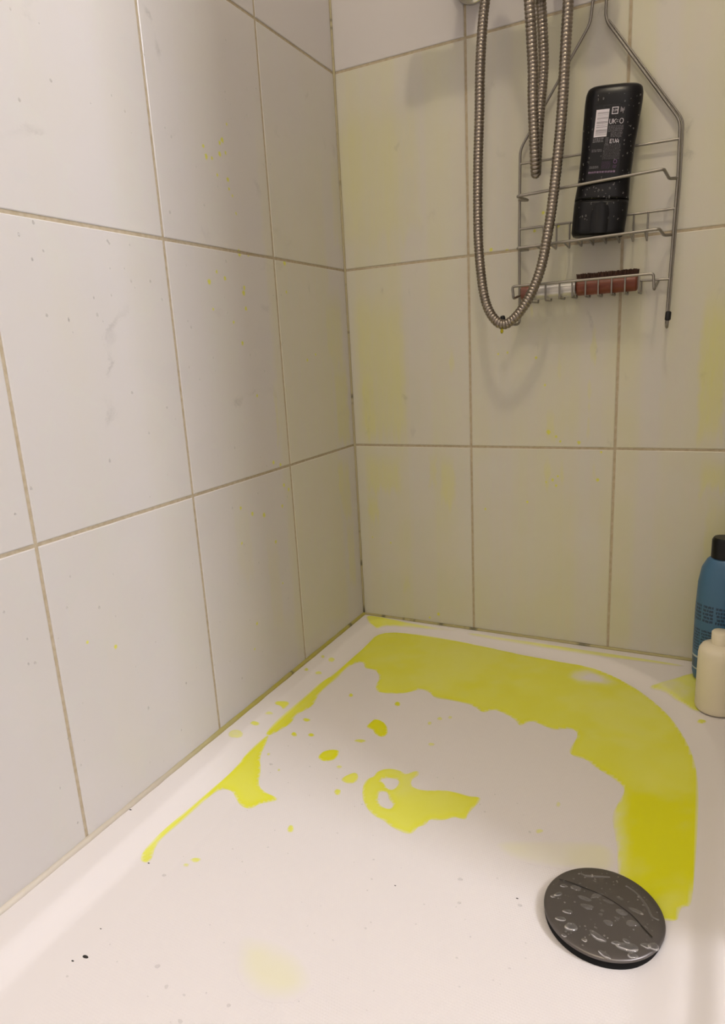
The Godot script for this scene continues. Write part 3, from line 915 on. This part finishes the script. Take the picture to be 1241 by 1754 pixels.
func build_caddy() -> void:
	var t := thing("shower_caddy", "grey metal wire shower caddy with two shelves and hooked legs", "shower caddy", Vector3(0.45, 0.57, ZF))
	var o := t.position
	var part := func(called: String, pts: Array, r: float, bend: float, parent: Node = t) -> MeshInstance3D:
		var q := []
		for p in pts: q.append(p - o)
		return obj(called, wire(q, r, bend), M.wire, parent)
	var apex_l := on_z(1010, 40, ZF)
	var apex_r := on_z(1036, 34, ZF)
	var ltop := on_z(890, 256, ZF)
	var rtop := on_z(1164, 207, ZF)
	# frame: hook over the mixer pipe, two slanting shoulders, two legs that end in forward hooks
	var hookL := on_z(862, 556, 0.050)
	var hookR := on_z(1141, 562, 0.050)
	part.call("frame", [on_z(859.5, 543, 0.052), hookL, on_z(889, 556, ZF), on_z(888.5, 400, ZF), ltop, apex_l, Vector3(0.447, 1.075, 0.013), Vector3(0.452, 1.105, 0.013), Vector3(0.462, 1.075, 0.013), apex_r, rtop, on_z(1160, 300, ZF), on_z(1139.5, 556, ZF), hookR, on_z(1143.5, 536, 0.052)], 0.0021, 0.010)
	# the right shoulder and leg are a doubled wire
	part.call("frame_wire", [apex_r + Vector3(0.004, 0, -0.002), rtop + Vector3(0.0042, 0.001, -0.002), on_z(1164.5, 300, ZF - 0.002), on_z(1143, 548, ZF - 0.002)], 0.0014, 0.010)
	for q in [[on_z(859, 541, 0.052), on_z(862, 553.5, 0.052)], [on_z(1144, 533, 0.052), on_z(1142, 549, 0.052)]]:
		var b := Buf.new()
		sweep(b, PackedVector3Array([q[0] - o, (q[0] * 0.9 + q[1] * 0.1) - o, (q[0] * 0.1 + q[1] * 0.9) - o, q[1] - o]), 0.004, 14, PackedFloat32Array([0.0024, 0.0042, 0.0042, 0.0026]))
		var cap := obj("hook_tip", b.mesh(), M.rubber, t)
		cap.set_meta("label", "black rubber tip on the caddy's hook")
	part.call("crossbar", [on_z(890, 281, ZF), on_z(1164, 237.5, ZF)], 0.0019, 0.004)
	# guard rail for tall bottles
	part.call("guard_rail", [on_z(888, 343, ZF), on_z(904, 343, 0.024), on_z(884, 336.5, ZB), on_z(1136, 289.5, ZB), on_z(1145, 306, 0.022), on_z(1159, 305, ZF)], 0.0022, 0.005)
	# upper shelf
	part.call("shelf_back_bar", [on_z(889, 393, ZF), on_z(1156, 357, ZF)], 0.0019, 0.004)
	var ua := on_z(884, 425.5, ZB)
	var ub := on_z(1128, 392, ZB)
	part.call("shelf_front_bar", [on_z(888, 429, ZF), on_z(905, 428, 0.024), ua, ub, on_z(1136, 403, 0.022), on_z(1150, 402, ZF)], 0.0022, 0.005)
	for q in [[929, 430], [951.5, 427], [974, 425], [995, 422], [1015, 420], [1037, 417.5], [1060, 416], [1083, 414.5], [1107, 412.5]]:
		var tip := on_z(q[0], q[1], ZF + 0.002)
		var f := (tip.x - ua.x) / (ub.x - ua.x)
		var back_y := lerpf(on_z(889, 393, ZF).y, on_z(1156, 357, ZF).y, (tip.x - 0.3345) / 0.232)
		part.call("shelf_wire", [Vector3(tip.x, back_y, ZF + 0.002), tip, ua.lerp(ub, f) + Vector3(0, -0.001, 0)], 0.0014, 0.003)
	# lower basket
	var la := on_z(876.5, 491, ZB)
	var lb := on_z(1118, 468.5, ZB)
	part.call("basket_back_bar", [on_z(888, 494, ZF), on_z(1145, 478, ZF)], 0.0019, 0.004)
	part.call("basket_front_bar", [on_z(897, 503, ZF), on_z(878.5, 511.5, ZB), la, lb, on_z(1119, 496, ZB), on_z(1126, 482, ZF)], 0.0021, 0.004)
	for q in [[921, 518.5], [943, 515.5], [966, 512.5], [987, 510.5], [1009, 509.5], [1030, 508], [1052, 506], [1074, 504.5], [1097, 503]]:
		var tip := on_z(q[0], q[1], ZF + 0.002)
		var f := (tip.x - la.x) / (lb.x - la.x)
		var top := la.lerp(lb, f)
		var back_y := lerpf(on_z(888, 494, ZF).y, on_z(1145, 478, ZF).y, (tip.x - 0.3345) / 0.229)
		part.call("basket_wire", [Vector3(tip.x, back_y, ZF + 0.002), tip, Vector3(top.x, tip.y - 0.001, ZB), top], 0.0014, 0.003)

# ---------------------------------------------------------------- bottles and things in the caddy
func oval_loft(b: Buf, rings: Array, seg: int, power: float) -> void:     # ring: [y, half width, half depth, shift x]
	for r in rings:
		for s in seg + 1:
			var a := TAU * s / seg
			var cx := signf(cos(a)) * pow(absf(cos(a)), 2.0 / power)
			var cz := signf(sin(a)) * pow(absf(sin(a)), 2.0 / power)
			b.v.append(Vector3(r[3] + cx * r[1], r[0], cz * r[2]))
			var nx := signf(cos(a)) * pow(absf(cos(a)), 2.0 - 2.0 / power) / maxf(r[1], 1e-4)
			var nzz := signf(sin(a)) * pow(absf(sin(a)), 2.0 - 2.0 / power) / maxf(r[2], 1e-4)
			b.n.append(Vector3(nx, 0, nzz).normalized())
			b.uv.append(Vector2(float(s) / seg, r[0]))
	for k in rings.size() - 1:
		var r0: Array = rings[k]
		var r1: Array = rings[k + 1]
		for s in seg:
			var i := k * (seg + 1) + s
			b.quad(i, i + 1, i + seg + 2, i + seg + 1)
	# tilt the normals where the width changes
	for k in rings.size():
		var ra: Array = rings[maxi(k - 1, 0)]
		var rb: Array = rings[mini(k + 1, rings.size() - 1)]
		var dy: float = rb[0] - ra[0]
		var dr: float = (rb[1] + rb[2] - ra[1] - ra[2]) / 2.0
		var l := sqrt(dy * dy + dr * dr)
		if l < 1e-6: continue
		for s in seg + 1:
			var i := k * (seg + 1) + s
			b.n[i] = (b.n[i] * (dy / l) + Vector3.UP * (-dr / l)).normalized()

func gel_ring(s: float) -> Array:            # s from 0 (foot) to 1 (head)
	var pts := [[0.0, 0.0360, 0.0165], [0.02, 0.0385, 0.0185], [0.22, 0.0392, 0.0195], [0.40, 0.0372, 0.0185], [0.58, 0.0374, 0.0185], [0.76, 0.0392, 0.0195], [0.90, 0.0400, 0.0195], [0.95, 0.0396, 0.0185], [0.985, 0.0372, 0.0150], [1.0, 0.0320, 0.0100]]
	for k in pts.size() - 1:
		if s <= pts[k + 1][0]:
			var t: float = smoothstep(0.0, 1.0, (s - pts[k][0]) / (pts[k + 1][0] - pts[k][0])) if k > 0 and k < 7 else (s - pts[k][0]) / (pts[k + 1][0] - pts[k][0])
			return [s * 0.205, lerpf(pts[k][1], pts[k + 1][1], t), lerpf(pts[k][2], pts[k + 1][2], t), 0.0]
	return [0.205, 0.032, 0.010, 0.0]

func gel_front(x: float, s: float, out: float) -> Vector3:
	var r := gel_ring(s)
	var f := clampf(absf(x) / float(r[1]), 0.0, 0.999)
	var z: float = float(r[2]) * pow(1.0 - pow(f, 2.6), 1.0 / 2.6)
	return Vector3(x, r[0], z + out)

func build_gel_bottle() -> void:
	var foot_at := on_z(1021.5, 405.5, 0.039)
	var t := thing("shower_gel_bottle", "black plastic shower gel bottle standing tilted on the caddy's upper shelf", "bottle", foot_at)
	t.rotation = Vector3(-0.02, 0.06, -0.095)
	var body := Buf.new()
	var rings := [[0.050, 0.0, 0.0, 0.0]]
	for k in 40:
		var s := 0.245 + 0.70 * k / 39.0
		rings.append(gel_ring(s))
	for s in [0.965, 0.98, 0.99, 1.0]: rings.append(gel_ring(s))
	rings.append([0.2052, 0.0, 0.0, 0.0])
	oval_loft(body, rings, 64, 2.6)
	obj("body", body.mesh(), M.black_plastic, t)
	var cap := Buf.new()
	var crings := [[0.0, 0.0, 0.0, 0.0]]
	for k in 12: crings.append(gel_ring(k / 11.0 * 0.24))
	crings.append([0.24 * 0.205, 0.0, 0.0, 0.0])
	oval_loft(cap, crings, 64, 2.6)
	var c := obj("cap", cap.mesh(), M.black_cap, t)
	# thumb notch of the flip lid: a raised arched tab
	var tab := Buf.new()
	for j in 13:
		for i in 9:
			var s := 0.015 + 0.215 * j / 12.0
			var hw := 0.013 * sqrt(maxf(0.0, 1.0 - pow(maxf(0.0, (j - 7.0) / 5.0), 2.0)))
			var x := 0.002 + hw * (i / 4.0 - 1.0)
			tab.v.append(gel_front(x, s, 0.0014 * (1.0 - pow(absf(i / 4.0 - 1.0), 4.0))))
			tab.n.append(Vector3((i / 4.0 - 1.0) * 0.5, 0, 1).normalized())
	for j in 12:
		for i in 8: tab.quad(j * 9 + i, (j + 1) * 9 + i, (j + 1) * 9 + i + 1, j * 9 + i + 1)
	obj("lid_tab", tab.mesh(), M.black_cap, c)
	# printed back panel
	var p := Buf.new()
	for j in 25:
		for i in 17:
			var s := 0.405 + 0.455 * j / 24.0
			p.v.append(gel_front(-0.0225 + 0.0425 * i / 16.0, s, 0.00025))
			p.n.append(Vector3(0, 0, 1))
			p.uv.append(Vector2(i / 16.0, 1.0 - j / 24.0))
	for j in 24:
		for i in 16: p.quad(j * 17 + i, (j + 1) * 17 + i, (j + 1) * 17 + i + 1, j * 17 + i + 1)
	var pr := obj("printed_panel", p.mesh(), M.gel_print, t)
	pr.set_meta("label", "white and violet small print with a bar code")
	# water beads on the bottle: far too many and small to tell apart
	var mm := MultiMesh.new()
	mm.transform_format = MultiMesh.TRANSFORM_3D
	mm.mesh = drop_mesh(1)
	var spots := []
	for k in 150:
		var s := rng.randf_range(0.1, 0.94)
		var r := gel_ring(s)
		var x := rng.randf_range(-0.97, 0.97) * float(r[1])
		if absf(x) < 0.022 and s > 0.4 and s < 0.86 and rng.randf() < 0.8: continue
		var pos := gel_front(x, s, 0.0)
		var nn := Vector3(pow(absf(x / float(r[1])), 3.0) * signf(x) * 2.0, 0, 1).normalized()
		var sc := rng.randf_range(0.0006, 0.0015)
		spots.append(Transform3D(Basis(Quaternion(Vector3.UP, nn)).scaled_local(Vector3(sc, sc * 0.7, sc * rng.randf_range(0.8, 1.6))), pos))
	mm.instance_count = spots.size()
	for k in spots.size(): mm.set_instance_transform(k, spots[k])
	var mi := MultiMeshInstance3D.new()
	mi.name = "water_beads"
	mi.multimesh = mm
	mi.material_override = M.water
	mi.set_meta("kind", "stuff")
	t.add_child(mi)

func bar_between(p: Vector3, q: Vector3, r: float, round_: float, seg := 28) -> ArrayMesh:
	var b := Buf.new()
	var d := (q - p).normalized()
	var path := PackedVector3Array()
	var radii := PackedFloat32Array()
	for k in 6:
		var a := k / 5.0 * PI / 2
		path.append(p + d * round_ * (1.0 - cos(a)))
		radii.append(r - round_ * (1.0 - sin(a)))
	for k in 6:
		var a := (1.0 - k / 5.0) * PI / 2
		path.append(q - d * round_ * (1.0 - cos(a)))
		radii.append(r - round_ * (1.0 - sin(a)))
	sweep(b, path, r, seg, radii)
	return b.mesh()

func build_basket_things() -> void:
	# brown brush
	var p := on_z(987, 493, 0.040)
	var q := on_z(1091, 483.5, 0.040)
	var t := thing("hand_brush", "reddish-brown brush bar with dark bristles lying in the lower wire basket", "brush", (p + q) / 2)
	obj("handle", bar_between(p - t.position, q - t.position, 0.0125, 0.003), M.brown, t)
	var b := Buf.new()
	var d := (q - p)
	for k in 60:
		var f := 0.01 + 0.98 * k / 59.0
		for w in 4:
			var base := p + d * f - t.position + Vector3(0, 0.006, -0.010 + 0.003 * w)
			var tip := base + Vector3(rng.randf_range(-0.0015, 0.0015), 0.0135 + rng.randf_range(-0.0012, 0.0012), rng.randf_range(-0.001, 0.001))
			sweep(b, PackedVector3Array([base, tip]), 0.0011, 5)
	obj("bristles", b.mesh(), M.bristle, t).set_meta("kind", "stuff")
	# silver-white tube with a reddish end
	var p2 := on_z(893, 503, 0.040)
	var q2 := on_z(985.5, 493.5, 0.040)
	var t2 := thing("metal_tube", "silver-white tube with a reddish end cap lying beside the brown brush", "tube", (p2 + q2) / 2)
	var m := p2.lerp(q2, 0.16)
	obj("cap", bar_between(p2 - t2.position, m - t2.position, 0.0125, 0.002), M.red_cap, t2)
	obj("barrel", bar_between(m - t2.position, q2 - t2.position, 0.0120, 0.001), M.foil, t2)

func build_ledge_bottles() -> void:
	var t := thing("shampoo_bottle", "tall blue plastic bottle with dark print standing on the ledge by the wall", "bottle", Vector3(0.664, 0.0012, 0.066))
	t.rotation.y = -0.35
	var b := Buf.new()
	oval_loft(b, [[0, 0, 0, 0], [0.0, 0.027, 0.019, 0], [0.003, 0.031, 0.022, 0], [0.015, 0.0335, 0.0245, 0], [0.06, 0.0345, 0.0255, 0], [0.12, 0.0345, 0.0255, 0], [0.165, 0.033, 0.0245, 0], [0.190, 0.029, 0.022, 0], [0.204, 0.022, 0.018, 0], [0.210, 0.015, 0.014, 0], [0.212, 0, 0, 0]], 56, 2.3)
	for k in b.uv.size(): b.uv[k] = Vector2(b.uv[k].x * 2.0, 1.0 - b.uv[k].y / 0.212)
	obj("body", b.mesh(), M.shampoo, t)
	obj("cap", lathe([Vector2(0, 0.208), Vector2(0.0175, 0.208), Vector2(0.0175, 0.236), Vector2(0.015, 0.240), Vector2(0, 0.240)], 32), M.black_cap, t)
	var w := thing("cream_bottle", "small cream-white bottle standing in front of the blue bottle", "bottle", Vector3(0.665, 0.0012, 0.158))
	obj("body", lathe([Vector2(0, 0), Vector2(0.0245, 0), Vector2(0.0275, 0.002), Vector2(0.0285, 0.006), Vector2(0.0285, 0.088), Vector2(0.0275, 0.095), Vector2(0.024, 0.101), Vector2(0.016, 0.1045), Vector2(0.012, 0.1055), Vector2(0, 0.1055)], 48), M.cream, w)
	obj("cap", lathe([Vector2(0, 0.1045), Vector2(0.0125, 0.1045), Vector2(0.0125, 0.122), Vector2(0.011, 0.124), Vector2(0, 0.124)], 32), M.cream, w)

# ---------------------------------------------------------------- drain and water
func drop_mesh(seed_: int) -> ArrayMesh:       # a flattened bead of radius 1 on the plane y = 0
	var r := RandomNumberGenerator.new()
	r.seed = seed_
	var b := Buf.new()
	var seg := 14
	var wob := []
	for k in 3: wob.append([r.randf_range(0, TAU), r.randf_range(0.02, 0.14)])
	for j in 5:
		var e := j / 4.0 * PI / 2
		for s in seg:
			var a := TAU * s / seg
			var rr := cos(e)
			for k in 3: rr *= 1.0 + float(wob[k][1]) * cos((k + 1) * a + float(wob[k][0])) * cos(e)
			b.v.append(Vector3(cos(a) * rr, sin(e) * 0.75, sin(a) * rr))
			b.n.append(Vector3(cos(a) * cos(e), sin(e), sin(a) * cos(e)).normalized())
	for j in 4:
		for s in seg:
			var s2 := (s + 1) % seg
			b.quad(j * seg + s, j * seg + s2, (j + 1) * seg + s2, (j + 1) * seg + s)
	var c := b.v.size()
	b.v.append(Vector3(0, -0.02, 0))
	b.n.append(Vector3.DOWN)
	for s in seg: b.i.append_array(PackedInt32Array([c, s, (s + 1) % seg]))
	return b.mesh()

const LID_Y := -0.0125
func build_drain() -> void:
	var t := thing("drain_cover", "round wet grey metal drain cover raised over the tray's drain", "drain cover", Vector3(DRAIN.x, LID_Y, DRAIN.y))
	t.rotation = Vector3(0.0, 0.0, 0.0)
	obj("lid", lathe([Vector2(0, -0.0040), Vector2(0.0560, -0.0042), Vector2(0.0574, -0.0034), Vector2(0.0575, -0.0022), Vector2(0.0568, -0.0012), Vector2(0.0553, -0.0006), Vector2(0.05, -0.0002), Vector2(0.03, 0.0006), Vector2(0, 0.0010)], 96), M.lid, t)
	obj("drain_ring", lathe([Vector2(0.034, -0.0124), Vector2(0.0545, -0.0124), Vector2(0.0562, -0.0118), Vector2(0.0568, -0.0090), Vector2(0.0560, -0.0048), Vector2(0.054, -0.0044), Vector2(0.034, -0.0044)], 64), M.black_rubber, t)
	obj("stem", lathe([Vector2(0.012, -0.045), Vector2(0.012, -0.004)], 24), M.lid, t)

func lid_point(u: float, v: float) -> Vector3:
	var d := ray(u, v)
	return CAM_POS + d * ((LID_Y + 0.0004 - CAM_POS.y) / d.y)

func build_water() -> void:
	# larger drops on the drain cover, copied one by one from the photograph
	var c5 := Vector2(880, 1440)
	var k := 0
	for d in [[305, 283, 18, 8, 0], [388, 298, 28, 14, 0], [275, 335, 22, 10, -.6], [240, 348, 10, 8, 0], [440, 362, 40, 10, .3], [455, 412, 30, 14, 0], [512, 345, 32, 12, -.4], [590, 385, 36, 9, .25], [660, 362, 18, 8, .5], [760, 440, 34, 11, .45],
		[670, 447, 32, 14, .2], [640, 486, 14, 8, .2], [735, 518, 30, 16, 0], [588, 515, 24, 13, .2], [335, 445, 22, 12, 0], [290, 490, 24, 12, 0], [356, 540, 28, 22, 1.1], [520, 598, 40, 16, .6], [548, 440, 12, 9, .5], [540, 463, 14, 8, 0],
		[712, 668, 46, 22, 0], [700, 628, 16, 10, .8], [562, 712, 34, 10, .6], [438, 622, 12, 9, 0], [735, 720, 22, 14, 0], [825, 660, 24, 12, 0], [872, 665, 22, 20, 0], [635, 640, 20, 10, 0], [310, 592, 14, 7, .3]]:
		var ctr := lid_point(c5.x + d[0] / 3.65, c5.y + d[1] / 3.65)
		var o := obj("water_drop", drop_mesh(200 + k % 6), M.water, self, ctr)
		var s: float = 0.00028 / 1.35
		o.scale = Vector3(d[2] * s, minf(d[2], d[3]) * s * 0.55, d[3] * s * 1.3)
		o.rotation.y = -d[4] + 0.2
		tag(o, "clear water drop standing on the grey metal drain cover", "water drop", "water drops on the drain cover")
		k += 1
	for r in [[[415, 206], [450, 222], [520, 228], [595, 230], "short narrow water bead curving along the drain cover's edge"], [[705, 288], [770, 340], [830, 420], [860, 478], [905, 498], "long narrow water bead curving along the drain cover's edge"]]:
		var pts := PackedVector3Array()
		for q in r:
			if q is Array: pts.append(lid_point(c5.x + q[0] / 3.65, c5.y + q[1] / 3.65) + Vector3(0, 0.0002, 0))
		var at := pts[0]
		for i in pts.size(): pts[i] -= at
		var path := smooth_path(pts, 0.0008)
		var radii := PackedFloat32Array()
		for i in path.size(): radii.append(0.0016 * pow(sin(PI * (0.06 + 0.88 * i / (path.size() - 1.0))), 0.5))
		var b := Buf.new()
		sweep(b, path, 0.001, 10, radii)
		tag(obj("water_bead", b.mesh(), M.water, self, at), r[r.size() - 1], "water bead")
	var hp := PackedVector3Array()
	for q in [[280, 243], [350, 262], [440, 298], [520, 330], [600, 372], [680, 425], [745, 478], [800, 540], [862, 605]]:
		hp.append(lid_point(c5.x + q[0] / 3.65, c5.y + q[1] / 3.65) + Vector3(0, 0.0005, 0))
	var hat := hp[4]
	for i in hp.size(): hp[i] -= hat
	var hb := Buf.new()
	sweep(hb, smooth_path(hp, 0.002), 0.00045, 6)
	tag(obj("hair_strand", hb.mesh(), M.hair, self, hat), "thin dark hair lying in an arc across the drain cover", "hair")
	# fine spray: on the lid, on the tray floor and on the left wall
	scatter_drops("fine_spray", "fine spray of tiny water drops on the grey drain cover", 110, func(): 
		var a := rng.randf() * TAU
		var r := 0.053 * sqrt(rng.randf())
		return Transform3D(Basis.IDENTITY.scaled(Vector3.ONE * rng.randf_range(0.0004, 0.0011)), Vector3(DRAIN.x + cos(a) * r, LID_Y + 0.0007, DRAIN.y + sin(a) * r)))
	scatter_drops("tray_droplets", "tiny clear water drops sprinkled over the bare tray floor", 130, func():
		var x := rng.randf_range(0.10, 0.54)
		var z := rng.randf_range(0.42, 0.90)
		var s := rng.randf_range(0.0005, 0.0013) * (1.0 if rng.randf() < 0.9 else 1.8)
		return Transform3D(Basis(Vector3.UP, rng.randf() * TAU).scaled(Vector3(s * rng.randf_range(0.8, 1.4), s * 0.3, s)), Vector3(x, tray_h(x, z) + 0.0001, z)))
	scatter_drops("wall_droplets", "tiny clear water drops clinging to the white tiles of the left wall", 170, func():
		var y := rng.randf_range(0.02, 0.98)
		var z := rng.randf_range(0.22, 0.80)
		var s := rng.randf_range(0.0006, 0.0017)
		return Transform3D(Basis(Vector3.BACK, -PI / 2).scaled(Vector3(s, s * rng.randf_range(1.0, 1.7), s)), Vector3(0.0001, y, z)))
	# dark specks of dirt
	for q in [[223, 1387, 1.6], [254, 1478.5, 1.3], [146, 1639, 3.0], [172, 1591, 1.0], [124, 1646, 1.4], [676, 1517, 1.0], [885, 1539, 1.2], [824, 1213, 1.2]]:
		var at := on_tray(q[0], q[1])
		var o := obj("dirt_speck", drop_mesh(300), M.dirt, self, at)
		o.scale = Vector3(1.5, 0.6, 0.8) * q[2] * 0.0007
		tag(o, "tiny dark speck of dirt on the white tray", "dirt", "dark specks on the tray")

func scatter_drops(called: String, label: String, n: int, place: Callable) -> void:
	var mm := MultiMesh.new()
	mm.transform_format = MultiMesh.TRANSFORM_3D
	mm.mesh = drop_mesh(17)
	mm.instance_count = n
	for k in n: mm.set_instance_transform(k, place.call())
	var mi := MultiMeshInstance3D.new()
	mi.name = called
	mi.multimesh = mm
	mi.material_override = M.water
	add_child(mi)
	tag(mi, label, "water drops", "", "stuff")

# ---------------------------------------------------------------- materials
func make_materials() -> void:
	M.grout = mat(c8(196, 183, 158), 0.85)
	M.grout.albedo_texture = grain_tex(c8(255, 255, 255), c8(226, 220, 206))
	M.grout.uv1_triplanar = true
	M.grout.uv1_world_triplanar = true
	M.grout.uv1_scale = Vector3.ONE * 6.0
	M.sealant = mat(Color.WHITE, 0.45)
	M.sealant.vertex_color_use_as_albedo = true
	M.paint = mat(c8(228, 226, 224), 0.8)
	M.partition = mat(c8(206, 202, 198), 0.7)
	M.floor_tile = mat(c8(140, 137, 134), 0.5)
	M.tray = mat(Color(TRAY_LIN.linear_to_srgb()), 0.30, 0.0, 0.5)
	M.tray_floor = mat(Color(TRAY_LIN.linear_to_srgb()), 0.30, 0.0, 0.5)
	M.tray_floor.normal_enabled = true
	M.tray_floor.normal_texture = dots_normal()
	M.tray_floor.normal_scale = 0.35
	M.tray_floor.uv1_scale = Vector3(45, 45, 1)
	M.dye = mat(Color.WHITE, 0.16, 0.0, 0.35)
	M.dye.vertex_color_use_as_albedo = true
	M.dye_film = mat(Color.WHITE, 0.30, 0.0, 0.5)
	M.dye_film.vertex_color_use_as_albedo = true
	M.chrome = mat(c8(200, 198, 194), 0.12, 1.0)
	M.steel = mat(c8(148, 139, 128), 0.32, 1.0)
	M.wire = mat(c8(150, 145, 136), 0.33, 0.85)
	M.rubber = mat(c8(14, 14, 14), 0.5)
	M.black_rubber = mat(c8(7, 7, 7), 0.6, 0.0, 0.3)
	M.black_plastic = mat(c8(8, 7, 10), 0.30, 0.0, 0.4)
	M.black_cap = mat(c8(9, 9, 11), 0.36, 0.0, 0.4)
	M.gel_print = mat(Color.WHITE, 0.30, 0.0, 0.4)
	M.gel_print.albedo_texture = shower_gel_print(c8(8, 7, 10))
	M.brown = mat(c8(118, 56, 32), 0.42)
	M.bristle = mat(c8(62, 36, 20), 0.8)
	M.red_cap = mat(c8(130, 80, 64), 0.4)
	M.foil = mat(c8(206, 203, 196), 0.32, 0.55)
	M.shampoo = mat(Color.WHITE, 0.35)
	M.shampoo.albedo_texture = shampoo_print(c8(66, 108, 142))
	M.cream = mat(c8(232, 222, 196), 0.4)
	M.lid = mat(c8(110, 105, 101), 0.36, 0.75)
	M.hair = mat(c8(30, 26, 22), 0.5)
	M.dirt = mat(c8(40, 36, 30), 0.9)
	M.water = mat(Color(1, 1, 1, 0.04), 0.03)
	M.water.transparency = BaseMaterial3D.TRANSPARENCY_ALPHA
	M.yellow_water = mat(Color(0.84, 0.81, 0.2, 0.3), 0.05)
	M.yellow_water.refraction_enabled = true
	M.yellow_water.refraction_scale = 0.033
	M.glow_warm = mat(c8(255, 244, 224), 0.5)
	M.glow_warm.emission_enabled = true
	M.glow_warm.emission = Color(1.0, 0.95, 0.88)
	M.glow_warm.emission_energy_multiplier = 3.0
	M.glow_white = mat(c8(255, 250, 248), 0.5)
	M.glow_white.emission_enabled = true
	M.glow_white.emission = Color(1.0, 0.95, 0.92)
	M.glow_white.emission_energy_multiplier = 3.0

func grain_tex(a: Color, b: Color) -> NoiseTexture2D:
	var t := noise_tex(0.03, false, 1.0, 9)
	var g := Gradient.new()
	g.set_color(0, b)
	g.set_color(1, a)
	t.color_ramp = g
	return t

func _ready() -> void:
	rng.seed = 20240
	cam_basis = Basis.from_euler(CAM_ROT)
	var cam := Camera3D.new()
	cam.name = "camera"
	cam.position = CAM_POS
	cam.rotation = CAM_ROT
	cam.fov = 75.498
	cam.near = 0.02
	cam.far = 50.0
	add_child(cam)
	cam.make_current()
	var we := WorldEnvironment.new()
	we.name = "environment"
	var env := Environment.new()
	env.background_mode = Environment.BG_COLOR
	env.background_color = Color(0.02, 0.02, 0.02)
	env.tonemap_mode = Environment.TONE_MAPPER_LINEAR
	env.tonemap_exposure = 1.0
	env.sdfgi_enabled = true
	env.ssao_enabled = true
	env.ssil_enabled = true
	we.environment = env
	add_child(we)
	make_materials()
	build_lamps()
	build_room()
	build_walls()
	build_tray()
	build_puddles()
	build_mixer()
	build_caddy()
	build_hose()
	build_gel_bottle()
	build_basket_things()
	build_ledge_bottles()
	build_drain()
	build_water()
